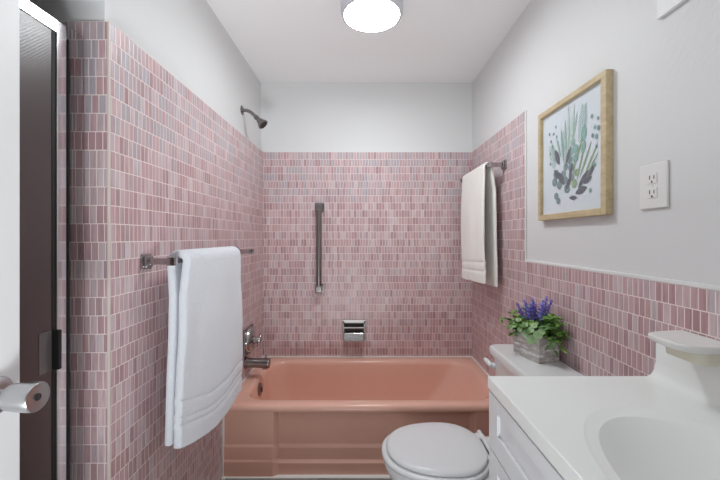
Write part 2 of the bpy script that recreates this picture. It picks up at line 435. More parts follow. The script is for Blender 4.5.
vv = thing('shower_valve', 'chrome shower valve on square plate above the tub spout', 'faucet', (XL, 2.21, 0.59))
b = B(); box(b, XL, XL+0.012, 2.160, 2.330, 0.516, 0.682, 0.006, 3); obj('escutcheon', b, M['dark_chrome'], vv)
b = B(); lathe(b, [(0.086, 0), (0.086, 0.010), (0.078, 0.022), (0.050, 0.030), (0.030, 0.034)], (XL+0.010, 2.245, 0.599), (1, 0, 0), 32); obj('dial', b, M['chrome'], vv, 40)
b = B(); lathe(b, [(0.024, 0), (0.022, 0.03), (0.018, 0.042), (0.008, 0.046)], (XL+0.042, 2.24, 0.60), (1, 0, 0), 24)
tube(b, [(XL+0.07, 2.24, 0.60), (XL+0.078, 2.22, 0.59), (XL+0.082, 2.18, 0.575)], [0.011, 0.009, 0.007])
tube(b, [(XL+0.07, 2.24, 0.60), (XL+0.076, 2.255, 0.617), (XL+0.078, 2.27, 0.63)], [0.011, 0.009, 0.007])
obj('lever_handle', b, M['chrome'], vv, 40)

XP = XL-0.02
sh = thing('shower_fixture', 'chrome shower head on a bent arm high on the white wall', 'shower head', (XP, 2.2, 2.035))
b = B(); lathe(b, [(0.030, 0), (0.030, 0.004), (0.020, 0.010), (0.012, 0.013)], (XP-0.003, 2.2, 2.035), (1, 0, 0), 24, sy=1.0); obj('wall_flange', b, M['dark_chrome'], sh, 40)
b = B(); tube(b, [(XP+0.004, 2.2, 2.035), (XP+0.03, 2.2, 2.034), (XP+0.05, 2.2, 2.026), (XP+0.068, 2.2, 2.012), (XP+0.086, 2.2, 1.994)], 0.0105); obj('shower_arm', b, M['dark_chrome'], sh, 40)
hd = V((0.74, -0.10, -0.78)).normalized(); h0 = V((XP+0.082, 2.2, 1.998))
b = B(); lathe(b, [(0.013, 0), (0.015, 0.006), (0.015, 0.016), (0.011, 0.02), (0.014, 0.028), (0.026, 0.058), (0.033, 0.07), (0.033, 0.076), (0.029, 0.078)], h0, hd, 26); hb = obj('head', b, M['dark_chrome'], sh, 40)
b = B(); lathe(b, [(0.027, 0.0765), (0.025, 0.0795), (0.0, 0.080)], h0, hd, 26, caps=(True, False)); obj('spray_face', b, M['slot'], hb)['label'] = 'dark spray face'

# ------------------------------------------------------------------ grab bar and chrome soap dish on the back wall
gx = -0.317
gb = thing('grab_bar', 'upright chrome grab bar on the far pink tiled wall', 'grab bar', (gx, YB, 0.82))
b = B(); tube(b, [(gx, YB-0.038, 0.87), (gx, YB-0.038, 1.47)], 0.0195, 20); obj('bar', b, M['dark_chrome'], gb)
for zc in (0.875, 1.465):
    b = B(); box(b, gx-0.034, gx+0.034, YB-0.010, YB, zc-0.034, zc+0.034, 0.004)
    box(b, gx-0.025, gx+0.025, YB-0.062, YB-0.008, zc-0.025, zc+0.025, 0.007, 3); obj('bracket', b, M['dark_chrome'], gb)

cx, cz = -0.066, 0.572
sd = thing('soap_holder', 'square chrome soap holder with grip in the far tiled wall', 'soap dish', (cx, YB, cz-0.075))
b = B()
box(b, cx-0.083, cx+0.083, YB-0.008, YB, cz+0.050, cz+0.075, 0.002); box(b, cx-0.083, cx+0.083, YB-0.008, YB, cz-0.075, cz-0.062, 0.002)
box(b, cx-0.083, cx-0.070, YB-0.008, YB, cz-0.063, cz+0.052, 0.002); box(b, cx+0.070, cx+0.083, YB-0.008, YB, cz-0.063, cz+0.052, 0.002)
obj('face_frame', b, M['dark_chrome'], sd)
boxobj('niche_back', M['slot'], sd, cx-0.071, cx+0.071, YB-0.003, YB, cz-0.063, cz+0.052)
b = B(); box(b, cx-0.078, cx+0.078, YB-0.040, YB-0.026, cz+0.018, cz+0.030, 0.004, 3)
box(b, cx-0.081, cx-0.070, YB-0.042, YB-0.004, cz+0.010, cz+0.060, 0.003); box(b, cx+0.070, cx+0.081, YB-0.042, YB-0.004, cz+0.010, cz+0.060, 0.003)
obj('grip', b, M['dark_chrome'], sd)
b = B(); rg = []
for hw, y0, z in ((0.062, YB-0.045, cz-0.074), (0.070, YB-0.060, cz-0.071), (0.074, YB-0.064, cz-0.064), (0.076, YB-0.044, cz-0.016), (0.076, YB-0.040, cz-0.012), (0.068, YB-0.034, cz-0.014), (0.060, YB-0.03, cz-0.040)):
    rg.append(rrect(cx-hw, cx+hw, y0, YB-0.003, 0.010 if hw > .05 else 0.008, z))
loft(b, rg, True, True); obj('tray', b, M['chrome'], sd, 40)

# ------------------------------------------------------------------ towel bars
def towel_bar(label, xw, sgn, y0, y1, z, proj):
    t = thing('towel_bar', label, 'towel bar', (xw, y0, z), 'chrome towel bars on the tiled walls')
    xb = xw + sgn*(proj-0.013)
    for y in (y0, y1):
        b = B(); lo, hi = sorted((xw, xw+sgn*0.008)); box(b, lo, hi, y-0.026, y+0.026, z-0.026, z+0.026, 0.003)
        lo, hi = sorted((xw+sgn*0.006, xw+sgn*0.018)); box(b, lo, hi, y-0.019, y+0.019, z-0.019, z+0.019, 0.004)
        lo, hi = sorted((xw+sgn*0.015, xw+sgn*proj)); box(b, lo, hi, y-0.009, y+0.009, z-0.011, z+0.011, 0.002)
        lo, hi = sorted((xw+sgn*(proj-0.026), xw+sgn*(proj+0.002))); box(b, lo, hi, y-0.012, y+0.012, z-0.014, z+0.014, 0.003)
        obj('bracket', b, M['chrome'], t)
    b = B(); box(b, xb-0.004, xb+0.004, y0+0.012, y1-0.012, z-0.009, z+0.009, 0.001); obj('rod', b, M['chrome'], t)
    return xb
xb1 = towel_bar('long chrome towel bar low on the wall left of the tub, under the wide towel', XL, 1, 1.188, 2.03, 1.168, 0.103)
xb2 = towel_bar('chrome towel bar higher up beside the tub, under the narrow ivory towel', XR, -1, 1.99, 2.545, 1.655, 0.094)

def towel(name, label, xb, sgn, y0, y1, zt, zf, zbk, m, th, gap_f, gap_b, seed, flare=0.0, flare2=0.0, ny=30, bands=()):
    """sheet hung over a rod: from the wall side bottom up over the rod and down in front"""
    b = B(); rows = []
    prof = []
    hb, hf = [], []
    nb = 84
    for i in range(nb): prof.append(('b', i/(nb-1)))
    for i in range(1, 8): prof.append(('a', i/8))
    for i in range(nb): prof.append(('f', i/(nb-1)))
    r = 0.0135 + th/2
    for j in range(ny+1):
        t = j/ny; row = []
        for kind, s in prof:
            y = y0 + (y1-y0)*t
            if kind == 'a':
                a = PI*s; x = xb - sgn*r*math.cos(a); z = zt + r*math.sin(a)*0.9
                d = 0
            elif kind == 'b':
                z = zbk(t) + (zt-zbk(t))*s; d = 1-s
                x = xb - sgn*(r + gap_b*min(1, d*5))
            else:
                z = zt + (zf(t)-zt)*s; d = s
                x = xb + sgn*(r + gap_f*min(1, d*5))
            n = noise.noise(V((y*7+seed, z*3.0, 1.7*seed)))
            n2 = noise.noise(V((y*16+seed, z*5.0, 3.1*seed)))
            x += sgn*((n+0.5)*0.009+n2*0.003)*min(1, d*2.2) if kind == 'f' else sgn*n2*0.002*d
            y += ((t-1)*flare*(1 if kind == 'f' else 0.7)*d + t*flare2*min(1, d*2)**0.7) + 0.006*n2*d
            for zb in bands:
                if kind == 'f': x -= sgn*0.0055*math.exp(-((z-zf(t)-zb)/0.008)**2)
            z -= 0.004*n2*d
            row.append(V((x, y, z)))
        rows.append(row)
    loft(b, rows, closed=False)
    o = obj(name, b, m, None, 180)
    so = o.modifiers.new('thickness', 'SOLIDIFY'); so.thickness = th; so.offset = 0
    su = o.modifiers.new('soft', 'SUBSURF'); su.levels = 1; su.render_levels = 2
    origin_to(o, (xb, (y0+y1)/2, zt))
    return tag(o, label, 'towel', 'white towels hung on the bars')
towel('hanging_towel', 'wide white towel hanging on the long low bar left of the tub', xb1, 1, 1.224, 1.745, 1.1675,
      lambda t: 0.548 - 0.085*min(1, t*2.2)**0.8 + 0.035*max(0, t-0.6), lambda t: 0.545+0.02*t, M['towel'], 0.028, -0.0115, -0.0105, 3.1, 0.05, 0.055, bands=(0.075, 0.10, 0.155))
towel('hanging_towel', 'narrow ivory towel hanging on the high bar right of the tub', xb2, -1, 2.022, 2.46, 1.6545,
      lambda t: 0.985 - 0.02*t, lambda t: 0.965, M['towel_cream'], 0.014, 0.004, 0.018, 8.3, 0.04, bands=(0.07, 0.12))

# ------------------------------------------------------------------ ceiling light
lx, ly = 0.042, 1.70
cl = thing('ceiling_light', 'round white flush ceiling light, lit, over the middle of the bathroom', 'ceiling light', (lx, ly, CEIL))
b = B(); lathe(b, [(0.148, 0), (0.148, 0.060), (0.144, 0.070), (0.132, 0.072), (0.132, 0.064)], (lx, ly, CEIL), (0, 0, -1), 56, caps=(True, False)); obj('rim', b, M['lamp_rim'], cl, 40)
b = B(); lathe(b, [(0.1325, 0.064), (0.1325, 0.072), (0.12, 0.075), (0.07, 0.078), (0.0, 0.079)], (lx, ly, CEIL), (0, 0, -1), 56, caps=(True, False)); obj('diffuser', b, M['lamp'], cl, 60)

# ------------------------------------------------------------------ entrance door (open, seen at the left) with its knob
DX = -0.675
b = B(); box(b, DX-0.036, DX, -0.045, 0.699, 0.012, 2.03, 0.002); dr = struct('door_1', b, M['door'])
kz, ky = 0.958, 0.648
b = B(); lathe(b, [(0.036, 0), (0.036, 0.003), (0.033, 0.007), (0.026, 0.010), (0.018, 0.012)], (DX, ky, kz), (1, 0, 0), 40); kb = obj('door_knob', b, M['satin'], dr, 40)
kb['label'] = 'satin steel door knob with a keyed end'
b = B(); lathe(b, [(0.014, 0.008), (0.014, 0.022), (0.019, 0.027), (0.0235, 0.034), (0.0255, 0.055), (0.0265, 0.070), (0.0265, 0.080), (0.0245, 0.0825), (0.021, 0.0815), (0.006, 0.0805), (0.0, 0.0805)], (DX, ky, kz), (1, 0, 0), 44, caps=(True, False)); obj('knob', b, M['satin'], kb, 40)
b = B(); lathe(b, [(0.0065, 0.079), (0.0065, 0.0825), (0.0, 0.0825)], (DX, ky, kz), (1, 0, 0), 20, caps=(True, False)); box(b, DX+0.0815, DX+0.085, ky-0.0014, ky+0.0014, kz-0.005, kz+0.005, 0.0005); obj('turn_button', b, M['slot'], kb)

# ------------------------------------------------------------------ framed shower door
SX, SZ = -0.812, 1.822
sdr = thing('shower_door', 'bronze pebbled glass shower door in a polished aluminium frame behind the white door', 'shower door', (SX, 0.58, 0.10))
boxobj('header', M['alu'], sdr, SX-0.025, SX+0.006, 0.17, 0.965, SZ-0.034, SZ, bev=0.002)
boxobj('sill', M['alu'], sdr, SX-0.025, SX+0.006, 0.17, 0.967, 0.10, 0.13, bev=0.002)
b = B(); box(b, SX-0.022, SX+0.007, 0.934, 0.9655, 0.125, SZ-0.022, 0.002); stl = obj('stile', b, M['alu'], sdr)
boxobj('stile', M['alu'], sdr, SX-0.022, SX+0.004, 0.17, 0.20, 0.13, SZ-0.034, bev=0.002)
b = B(); box(b, SX-0.016, SX+0.004, 0.922, 0.9335, 0.13, SZ-0.034); box(b, SX-0.016, SX+0.010, 0.966, 0.9705, 0.10, SZ-0.034); obj('gasket', b, M['black'], sdr)
boxobj('glass_panel', M['bronze_glass'], sdr, SX-0.003, SX+0.003, 0.20, 0.922, 0.13, SZ-0.034)
b = B(); box(b, SX+0.003, SX+0.022, 0.921, 0.932, 0.905, 1.008, 0.002); hn = obj('handle', b, M['black'], sdr); hn['label'] = 'small dark pull'
b = B(); box(b, SX+0.003, SX+0.0045, 0.885, 0.9215, 0.903, 1.008, 0.001); obj('backplate', b, M['smoke'], sdr)
# narrow clear strip between the door and the tiled end wall
boxobj('glass_strip', M['clear'], sdr, SX+0.010, SX+0.014, 0.9765, 1.018, 0.102, SZ)

# ------------------------------------------------------------------ toilet
TYC = 1.40
toi = thing('toilet', 'white toilet with closed lid between tub and vanity', 'toilet', (0.40, TYC, 0))
def egg(xc, af, ar, hw, z, n=48, pw=2.25):
    """oval pointing to -x"""
    o = []
    for i in range(n):
        t = 2*PI*i/n; c, s = math.cos(t), math.sin(t)
        e = 2/pw; a = ar if c > 0 else af
        o.append(V((xc + a*math.copysign(abs(c)**e, c), TYC + hw*math.copysign(abs(s)**e, s), z)))
    return o
X0 = 0.32
b = B(); rg = []
for xc, af, ar, hw, z in ((0.42, .20, .22, .105, 0.0), (0.42, .205, .22, .108, 0.015), (0.42, .20, .22, .10, 0.05), (0.41, .185, .22, .098, 0.14),
                          (0.38, .20, .20, .125, 0.22), (0.34, .225, .20, .160, 0.30), (0.325, .238, .20, .176, 0.355), (X0, .242, .20, .180, 0.385), (X0, .238, .198, .177, 0.393)):
    rg.append(egg(xc, af, ar, hw, z))
loft(b, rg, True, True); obj('bowl', b, M['porcelain'], toi, 60)
b = B()   # shelf of the bowl under the tank
loft(b, [rrect(0.46, 0.775, TYC-0.10, TYC+0.10, 0.03, 0.20), rrect(0.45, 0.775, TYC-0.12, TYC+0.12, 0.03, 0.33), rrect(0.44, 0.775, TYC-0.13, TYC+0.13, 0.03, 0.385), rrect(0.447, 0.77, TYC-0.125, TYC+0.125, 0.03, 0.393)], True, True)
obj('rear_shelf', b, M['porcelain'], toi, 50)
b = B(); rg = [egg(X0, a, r_, w, z) for a, r_, w, z in ((.236, .16, .176, .394), (.245, .165, .184, .398), (.247, .165, .186, .406), (.244, .165, .183, .412), (.236, .161, .176, .414))]
loft(b, rg, True, True); st = obj('seat_ring', b, M['seat'], toi, 60)
b = B(); rg = [egg(X0+0.004, a, r_, w, z) for a, r_, w, z in ((.220, .146, .162, .4145), (.229, .151, .170, .417), (.232, .153, .172, .424), (.228, .151, .169, .431), (.216, .145, .160, .4345), (.165, .105, .12, .4375), (.08, .05, .06, .4385))]
loft(b, rg, True, True); obj('seat_lid', b, M['seat'], toi, 60)
b = B()
for s in (-1, 1): box(b, 0.466, 0.506, TYC+s*0.075-0.022, TYC+s*0.075+0.022, 0.3935, 0.428, 0.008, 3)
tube(b, [(0.492, TYC-0.10, 0.424), (0.492, TYC+0.105, 0.424)], 0.009)
obj('hinge', b, M['seat'], toi, 45)
b = B()
loft(b, [rrect(0.615, 0.785, TYC-0.20, TYC+0.20, 0.03, 0.394), rrect(0.600, 0.787, TYC-0.215, TYC+0.215, 0.035, 0.46), rrect(0.588, 0.788, TYC-0.225, TYC+0.225, 0.035, 0.715), rrect(0.592, 0.786, TYC-0.22, TYC+0.22, 0.03, 0.719)], True, True)
obj('tank', b, M['porcelain'], toi, 45)
b = B()
loft(b, [rrect(0.585, 0.788, TYC-0.228, TYC+0.228, 0.03, 0.7195), rrect(0.574, 0.790, TYC-0.238, TYC+0.238, 0.035, 0.724), rrect(0.572, 0.790, TYC-0.24, TYC+0.24, 0.035, 0.746),
         rrect(0.577, 0.788, TYC-0.235, TYC+0.235, 0.033, 0.756), rrect(0.590, 0.782, TYC-0.222, TYC+0.222, 0.025, 0.760)], True, True)
obj('tank_lid', b, M['porcelain'], toi, 45)
b = B(); lathe(b, [(0.014, 0), (0.014, 0.012), (0.010, 0.016)], (0.590, TYC+0.185, 0.675), (-1, 0, 0), 20)
tube(b, [(0.574, TYC+0.185, 0.676), (0.567, TYC+0.195, 0.681), (0.563, TYC+0.212, 0.687), (0.560, TYC+0.228, 0.690)], [0.010, 0.011, 0.011, 0.008])
obj('flush_lever', b, M['seat'], toi, 45)

# ------------------------------------------------------------------ vanity
VY, CT = 0.956, 0.877
VX = 0.336
van = thing('vanity_cabinet', 'white shaker vanity cabinet beside the toilet', 'cabinet', (0.56, 0.46, 0))
YN = -0.045
b = B(); box(b, VX+0.020, VX+0.036, YN, VY-0.002, 0.09, CT-0.036); box(b, VX+0.036, 0.792, YN, YN+0.016, 0.0, CT-0.036); box(b, VX+0.036, 0.792, VY-0.018, VY-0.002, 0.0, CT-0.036)
box(b, 0.780, 0.792, YN+0.016, VY-0.018, 0.0, CT-0.036); box(b, VX+0.036, 0.780, YN+0.016, VY-0.018, 0.09, 0.106); box(b, VX+0.075, VX+0.09, YN+0.016, VY-0.018, 0.0, 0.09); obj('body', b, M['cabinet'], van)
def shaker(name, y0, y1, z0, z1, parent):
    b = B(); s = 0.058
    box(b, VX+0.002, VX+0.0195, y0, y0+s, z0, z1, 0.0015); box(b, VX+0.002, VX+0.0195, y1-s, y1, z0, z1, 0.0015)
    box(b, VX+0.002, VX+0.0195, y0+s, y1-s, z0, z0+s*0.9, 0.0015); box(b, VX+0.002, VX+0.0195, y0+s, y1-s, z1-s*0.62, z1, 0.0015)
    d = obj(name, b, M['cabinet'], parent)
    boxobj('panel', M['cabinet'], d, VX+0.0095, VX+0.0195, y0+s-0.002, y1-s+0.002, z0+s*0.9-0.002, z1-s*0.62+0.002)
    return d
shaker('drawer_front', YN+0.004, VY-0.003, 0.693, 0.838, van)
ym = (YN+VY)/2
for y0, y1, yk in ((YN+0.004, ym-0.002, ym-0.035), (ym+0.002, VY-0.003, ym+0.035)):
    d = shaker('door', y0, y1, 0.10, 0.687, van)
    b = B(); lathe(b, [(0.006, 0), (0.006, 0.012), (0.014, 0.02), (0.014, 0.026), (0.0, 0.028)], (VX+0.002, yk, 0.60), (-1, 0, 0), 20, caps=(True, False)); obj('knob', b, M['satin'], d)

top = thing('washbasin', 'glossy white vanity top with moulded oval sink beside the toilet tank', 'sink', (0.56, 0.46, CT-0.034))
bx, by = 0.562, 0.475
N = 96
def oval(a, bb, z, dx=0, dy=0): return [V((bx+dx+a*math.cos(2*PI*i/N), by+dy+bb*math.sin(2*PI*i/N), z)) for i in range(N)]
def rect_ring(x0, x1, y0, y1, z):
    o = []
    for i in range(N):
        c, s = math.cos(2*PI*i/N), math.sin(2*PI*i/N)*1.9
        k = min(((x1-bx)/c if c > 1e-6 else ((x0-bx)/c if c < -1e-6 else 1e9)), ((y1-by)/s if s > 1e-6 else ((y0-by)/s if s < -1e-6 else 1e9)))
        o.append(V((bx+c*k, by+s*k, z)))
    for cx_, cy_ in ((x0, y0), (x0, y1), (x1, y0), (x1, y1)):
        i = min(range(N), key=lambda q: (o[q].x-cx_)**2+(o[q].y-cy_)**2); o[i] = V((cx_, cy_, z))
    return o
x1r = 0.792
b = B()
rg = [oval(.195, .31, CT-0.0345), rect_ring(VX+0.004, x1r, YN, VY-0.002, CT-0.0345), rect_ring(VX, x1r, YN, VY, CT-0.031), rect_ring(VX, x1r, YN, VY, CT-0.004), rect_ring(VX+0.0012, x1r, YN, VY-0.001, CT-0.0012), rect_ring(VX+0.004, x1r, YN, VY-0.004, CT),
      oval(.190, .305, CT), oval(.188, .302, CT-0.0008), oval(.183, .296, CT-0.003), oval(.172, .282, CT-0.0045), oval(.166, .274, CT-0.006)]
for q in range(1, 16):
    kk = 1-q/16
    rg.append(oval(.004+.160*kk, .006+.266*kk, CT-0.006-0.095*(1-kk**2.2)))
loft(b, rg, False, True); obj('counter', b, M['marble'], top, 21)
b = B(); pr = [(0.732, CT+0.0002), (0.752, CT+0.002), (0.766, CT+0.009), (0.774, CT+0.022), (0.7785, CT+0.045), (0.779, CT+0.092), (0.781, CT+0.096), (0.790, CT+0.096), (0.790, CT+0.0002)]
loft(b, [[V((x, y, z)) for x, z in pr] for y in (YN, 0.4, VY-0.012)], True, True); obj('backsplash', b, M['marble'], top, 50)
b = B(); lathe(b, [(0.021, 0), (0.021, 0.004), (0.012, 0.005), (0.0, 0.004)], (bx, by, CT-0.1035), (0, 0, 1), 24, caps=(True, False)); obj('drain', b, M['chrome'], top)

# ceramic soap dish on the wall above the backsplash
wd = thing('soap_dish', 'white ceramic soap dish standing on the vanity backsplash', 'soap dish', (0.76, 0.80, CT+0.096))
b = B(); zt = 1.018
out = [(0.794, 0.885), (0.770, 0.884), (0.715, 0.872), (0.690, 0.860), (0.684, 0.850), (0.680, 0.81), (0.682, 0.775), (0.690, 0.757), (0.712, 0.745), (0.75, 0.742), (0.785, 0.743), (0.794, 0.745)]
cxy = V((0.745, 0.813))
def sc(k, z): return [V((cxy.x+(x-cxy.x)*k if x < 0.79 else x-(1-k)*0.03, cxy.y+(y-cxy.y)*k, z)) for x, y in out]
loft(b, [sc(.90, zt-0.016), sc(.985, zt-0.012), sc(1.0, zt-0.004), sc(.985, zt), sc(.95, zt+0.0008), sc(.85, zt-0.0012), sc(.5, zt-0.002)], True, True)
obj('dish', b, M['white_plastic'], wd, 60)
b = B(); loft(b, [rrect(0.722, 0.793, 0.757, 0.855, 0.016, CT+0.0965), rrect(0.718, 0.793, 0.755, 0.857, 0.018, zt-0.016)], True, True); obj('base', b, M['cream'], wd, 40)['label'] = 'cream block under the dish'

# ------------------------------------------------------------------ framed botanical print
XW = XR+0.006
fy0, fy1, fz0, fz1 = 1.135, 1.576, 1.322, 1.788
fx0 = 0.776
pic = thing('framed_print', 'framed botanical print in a pale wood frame on the white wall', 'picture', (XW, 1.355, fz0))
b = B(); s = 0.026
def rail(y0, y1, z0, z1): box(b, fx0, XW, y0, y1, z0, z1, 0.002)
rail(fy0, fy0+s, fz0, fz1); rail(fy1-s*.8, fy1, fz0, fz1); rail(fy0+s, fy1-s*.8, fz0, fz0+s*.9); rail(fy0+s, fy1-s*.8, fz1-s*.8, fz1)
obj('frame', b, M['frame'], pic)
py0, py1, pz0, pz1 = fy0+s-.001, fy1-s*.8+.001, fz0+s*.9-.001, fz1-s*.8+.001
px = 0.790
pp = boxobj('print', M['paper'], pic, px, XW-0.001, py0, py1, pz0, pz1)
inks = ['ink_sage', 'ink_teal', 'ink_slate', 'ink_charcoal', 'ink_green', 'ink_mist']
b = B(); lay = [0]
def P(u, w):   # u: 0..1 from the far side to the near side of the print (left to right as seen), w: 0..1 up
    return V((0, py1 + (py0-py1)*u, pz0 + (pz1-pz0)*w))
def pleaf(u, w, ang, L, wd_, ink, tip=1.0):
    lay[0] += 1; x = px - 0.0002 - 0.000012*lay[0]
    d = V((0, -math.cos(ang), math.sin(ang))); n = V((0, -math.sin(ang), -math.cos(ang))); o = P(u, w); pts = []
    K = 10
    for i in range(K+1):
        t = i/K; pts.append(o + d*(L*t) + n*(wd_/2*math.sin(PI*t**tip)**0.8))
    for i in range(K-1, 0, -1):
        t = i/K; pts.append(o + d*(L*t) - n*(wd_/2*math.sin(PI*t**tip)**0.8))
    f = b.faces.new([b.verts.new((x, p.y, p.z)) for p in pts]); f.material_index = inks.index(ink)
def pdisc(u, w, r, ink, sq=1.0):
    lay[0] += 1; x = px - 0.0002 - 0.000012*lay[0]; o = P(u, w)
    f = b.faces.new([b.verts.new((x, o.y + r*math.cos(2*PI*i/18), o.z + r*sq*math.sin(2*PI*i/18))) for i in range(18)]); f.material_index = inks.index(ink)
def frond(u, w, ang, L, n, ll, ink, both=True):
    d = V((0, -math.cos(ang), math.sin(ang)))
    pleaf(u, w, ang, L, 0.003, ink)
    for i in range(n):
        t = 0.15 + 0.82*i/n; q = P(u, w) + d*(L*t); uu = (q.y-py1)/(py0-py1); ww = (q.z-pz0)/(pz1-pz0)
        l = ll*(1-0.55*abs(2*t-1.0))
        pleaf(uu, ww, ang+0.8, l, 0.0034, ink); pleaf(uu, ww, ang-0.8, l, 0.0034, ink)
R = math.radians
frond(0.66, 0.52, R(80), 0.165, 15, 0.042, 'ink_teal'); frond(0.25, 0.40, R(106), 0.125, 12, 0.040, 'ink_sage')
frond(0.42, 0.40, R(96), 0.16, 12, 0.030, 'ink_mist')
for u, w, a, L, wd_, ink in ((.45, .42, 84, .19, .016, 'ink_sage'), (.41, .45, 98, .15, .014, 'ink_teal'), (.50, .52, 80, .19, .020, 'ink_mist'), (.53, .58, 72, .13, .013, 'ink_sage'), (.47, .50, 88, .21, .012, 'ink_mist'),
                              (.36, .52, 112, .10, .011, 'ink_sage'), (.33, .50, 120, .08, .010, 'ink_mist'), (.44, .56, 92, .13, .012, 'ink_sage'), (.60, .42, 64, .12, .010, 'ink_green'), (.66, .28, 60, .14, .010, 'ink_green'), (.70, .25, 54, .15, .009, 'ink_green'),
                              (.62, .26, 70, .13, .009, 'ink_green'), (.76, .28, 48, .10, .007, 'ink_green'), (.56, .30, 78, .12, .009, 'ink_green')):
    pleaf(u, w, R(a), L, wd_, ink)
for u, w, r, ink in ((.27, .38, .024, 'ink_slate'), (.24, .31, .022, 'ink_slate'), (.33, .27, .022, 'ink_slate'), (.40, .36, .020, 'ink_slate'), (.44, .30, .018, 'ink_slate'),
                     (.56, .62, .018, 'ink_sage'), (.52, .54, .020, 'ink_teal'), (.60, .55, .021, 'ink_teal'), (.51, .47, .019, 'ink_slate'), (.60, .47, .020, 'ink_teal'), (.53, .40, .021, 'ink_slate'), (.44, .42, .018, 'ink_slate'),
                     (.46, .22, .022, 'ink_slate'), (.58, .25, .021, 'ink_green'), (.27, .17, .018, 'ink_slate'), (.31, .12, .016, 'ink_slate'), (.54, .31, .018, 'ink_slate'), (.62, .34, .017, 'ink_green')):
    pdisc(u, w, r*0.86, ink, 0.92)
for u, w, a, L, wd_ in ((.33, .46, 115, .075, .030), (.44, .44, 60, .075, .022), (.42, .26, 130, .075, .030), (.36, .32, 140, .07, .026), (.44, .20, 55, .07, .02), (.64, .20, 42, .085, .022), (.78, .26, 50, .06, .016), (.72, .23, 20, .05, .020),
                        (.60, .16, 12, .07, .026), (.50, .13, -5, .05, .016), (.50, .30, 70, .06, .018)):
    pleaf(u, w, R(a), L, wd_, 'ink_charcoal')
pleaf(.72, .58, R(84), .065, .030, 'ink_teal'); pleaf(.70, .48, R(70), .05, .024, 'ink_teal')
for u, w in ((.17, .72), (.22, .78), (.28, .74), (.20, .66), (.26, .84), (.16, .60), (.14, .80), (.30, .68), (.88, .66), (.92, .72), (.84, .76), (.90, .58), (.85, .60), (.93, .64), (.16, .50), (.90, .50), (.82, .16), (.88, .36)):
    pdisc(u, w, 0.0048 + 0.003*random.random(), random.choice(['ink_slate', 'ink_sage', 'ink_teal']), 1.2)
obj('leaf_artwork', b, [M[i] for i in inks], pp, 0)

# ------------------------------------------------------------------ outlet and thin white panel
oy0, oy1, oz0, oz1 = 0.927, 1.020, 1.328, 1.452
ou = thing('wall_outlet', 'white double power outlet on the wall near the framed print', 'outlet', (XW, 0.973, oz0))
boxobj('cover_plate', M['white_plastic'], ou, XW-0.007, XW, oy0, oy1, oz0, oz1, bev=0.003, seg=3)
oc = 0.9735
for zc in (1.411, 1.371):
    b = B(); box(b, XW-0.009, XW-0.006, oc-0.016, oc+0.016, zc-0.014, zc+0.014, 0.001); so_ = obj('socket', b, M['white_plastic'], ou)
    b = B(); box(b, XW-0.0095, XW-0.008, oc+0.006, oc+0.0085, zc-0.003, zc+0.008); box(b, XW-0.0095, XW-0.008, oc-0.0085, oc-0.006, zc-0.002, zc+0.007); box(b, XW-0.0095, XW-0.008, oc-0.0025, oc+0.0025, zc-0.012, zc-0.007, 0.0005); obj('slots', b, M['slot'], so_)
b = B(); lathe(b, [(0.003, 0), (0.003, 0.0015), (0.0, 0.002)], (XW-0.007, oc, 1.391), (-1, 0, 0), 12, caps=(True, False)); obj('screw', b, M['white_plastic'], ou)
b = B(); box(b, XW-0.011, XW, 0.10, 0.955, 1.834, 2.25, 0.002); pn = obj('wall_panel', b, M['panel']); origin_to(pn, (XW, 0.53, 1.834))
tag(pn, 'thin white panel high on the wall above the outlet and vanity', 'panel')

# ------------------------------------------------------------------ potted plant on the tank
pc, TH = V((0.705, 1.452, 0.760)), R(16)
rot = Matrix.Translation(pc) @ Matrix.Rotation(TH, 4, 'Z')
pl = thing('potted_plant', 'small green plant with purple lavender in a grey wooden box on the toilet tank', 'plant', pc)
hx, hy, hh, w_ = 0.049, 0.073, 0.102, 0.008
b = B()
box(b, -hx, hx, -hy, -hy+w_, 0, hh, 0.0012, M4=rot); box(b, -hx, hx, hy-w_, hy, 0, hh, 0.0012, M4=rot)
box(b, -hx, -hx+w_, -hy+w_, hy-w_, 0, hh, 0.0012, M4=rot); box(b, hx-w_, hx, -hy+w_, hy-w_, 0, hh, 0.0012, M4=rot)
box(b, -hx+w_, hx-w_, -hy+w_, hy-w_, 0.0, 0.01, M4=rot)
obj('planter_box', b, M['planter'], pl)
b = B(); box(b, -hx+w_, hx-w_, -hy+w_, hy-w_, 0.07, 0.092, 0.003, M4=rot); obj('moss', b, M['soil'], pl)
def leaf(bm, base, d, L, wd_, curl=0.3, rnd=1.0, n=5):
    d = V(d).normalized(); s = d.cross(V((0, 0, 1)))
    s = s.normalized() if s.length > 1e-3 else V((1, 0, 0))
    s = (s + V((0, 0, random.uniform(-.5, .5)))).normalized(); nrm = s.cross(d)
    a = []; c_ = []; e = []
    for i in range(n+1):
        t = i/n; p = base + d*(L*t) - nrm*0 - V((0, 0, 1))*(curl*L*t*t*0.6)
        hw = wd_/2*(max(0.0, math.sin(PI*(0.04+0.95*t)))**rnd)
        for lst, k in ((a, 1), (c_, 0), (e, -1)):
            q = p + s*(hw*k) + nrm*(abs(k)*hw*0.25)
            q.x = min(q.x, 0.787); lst.append(bm.verts.new(q))
    for i in range(n):
        bm.faces.new((a[i], a[i+1], c_[i+1], c_[i])); bm.faces.new((c_[i], c_[i+1], e[i+1], e[i]))
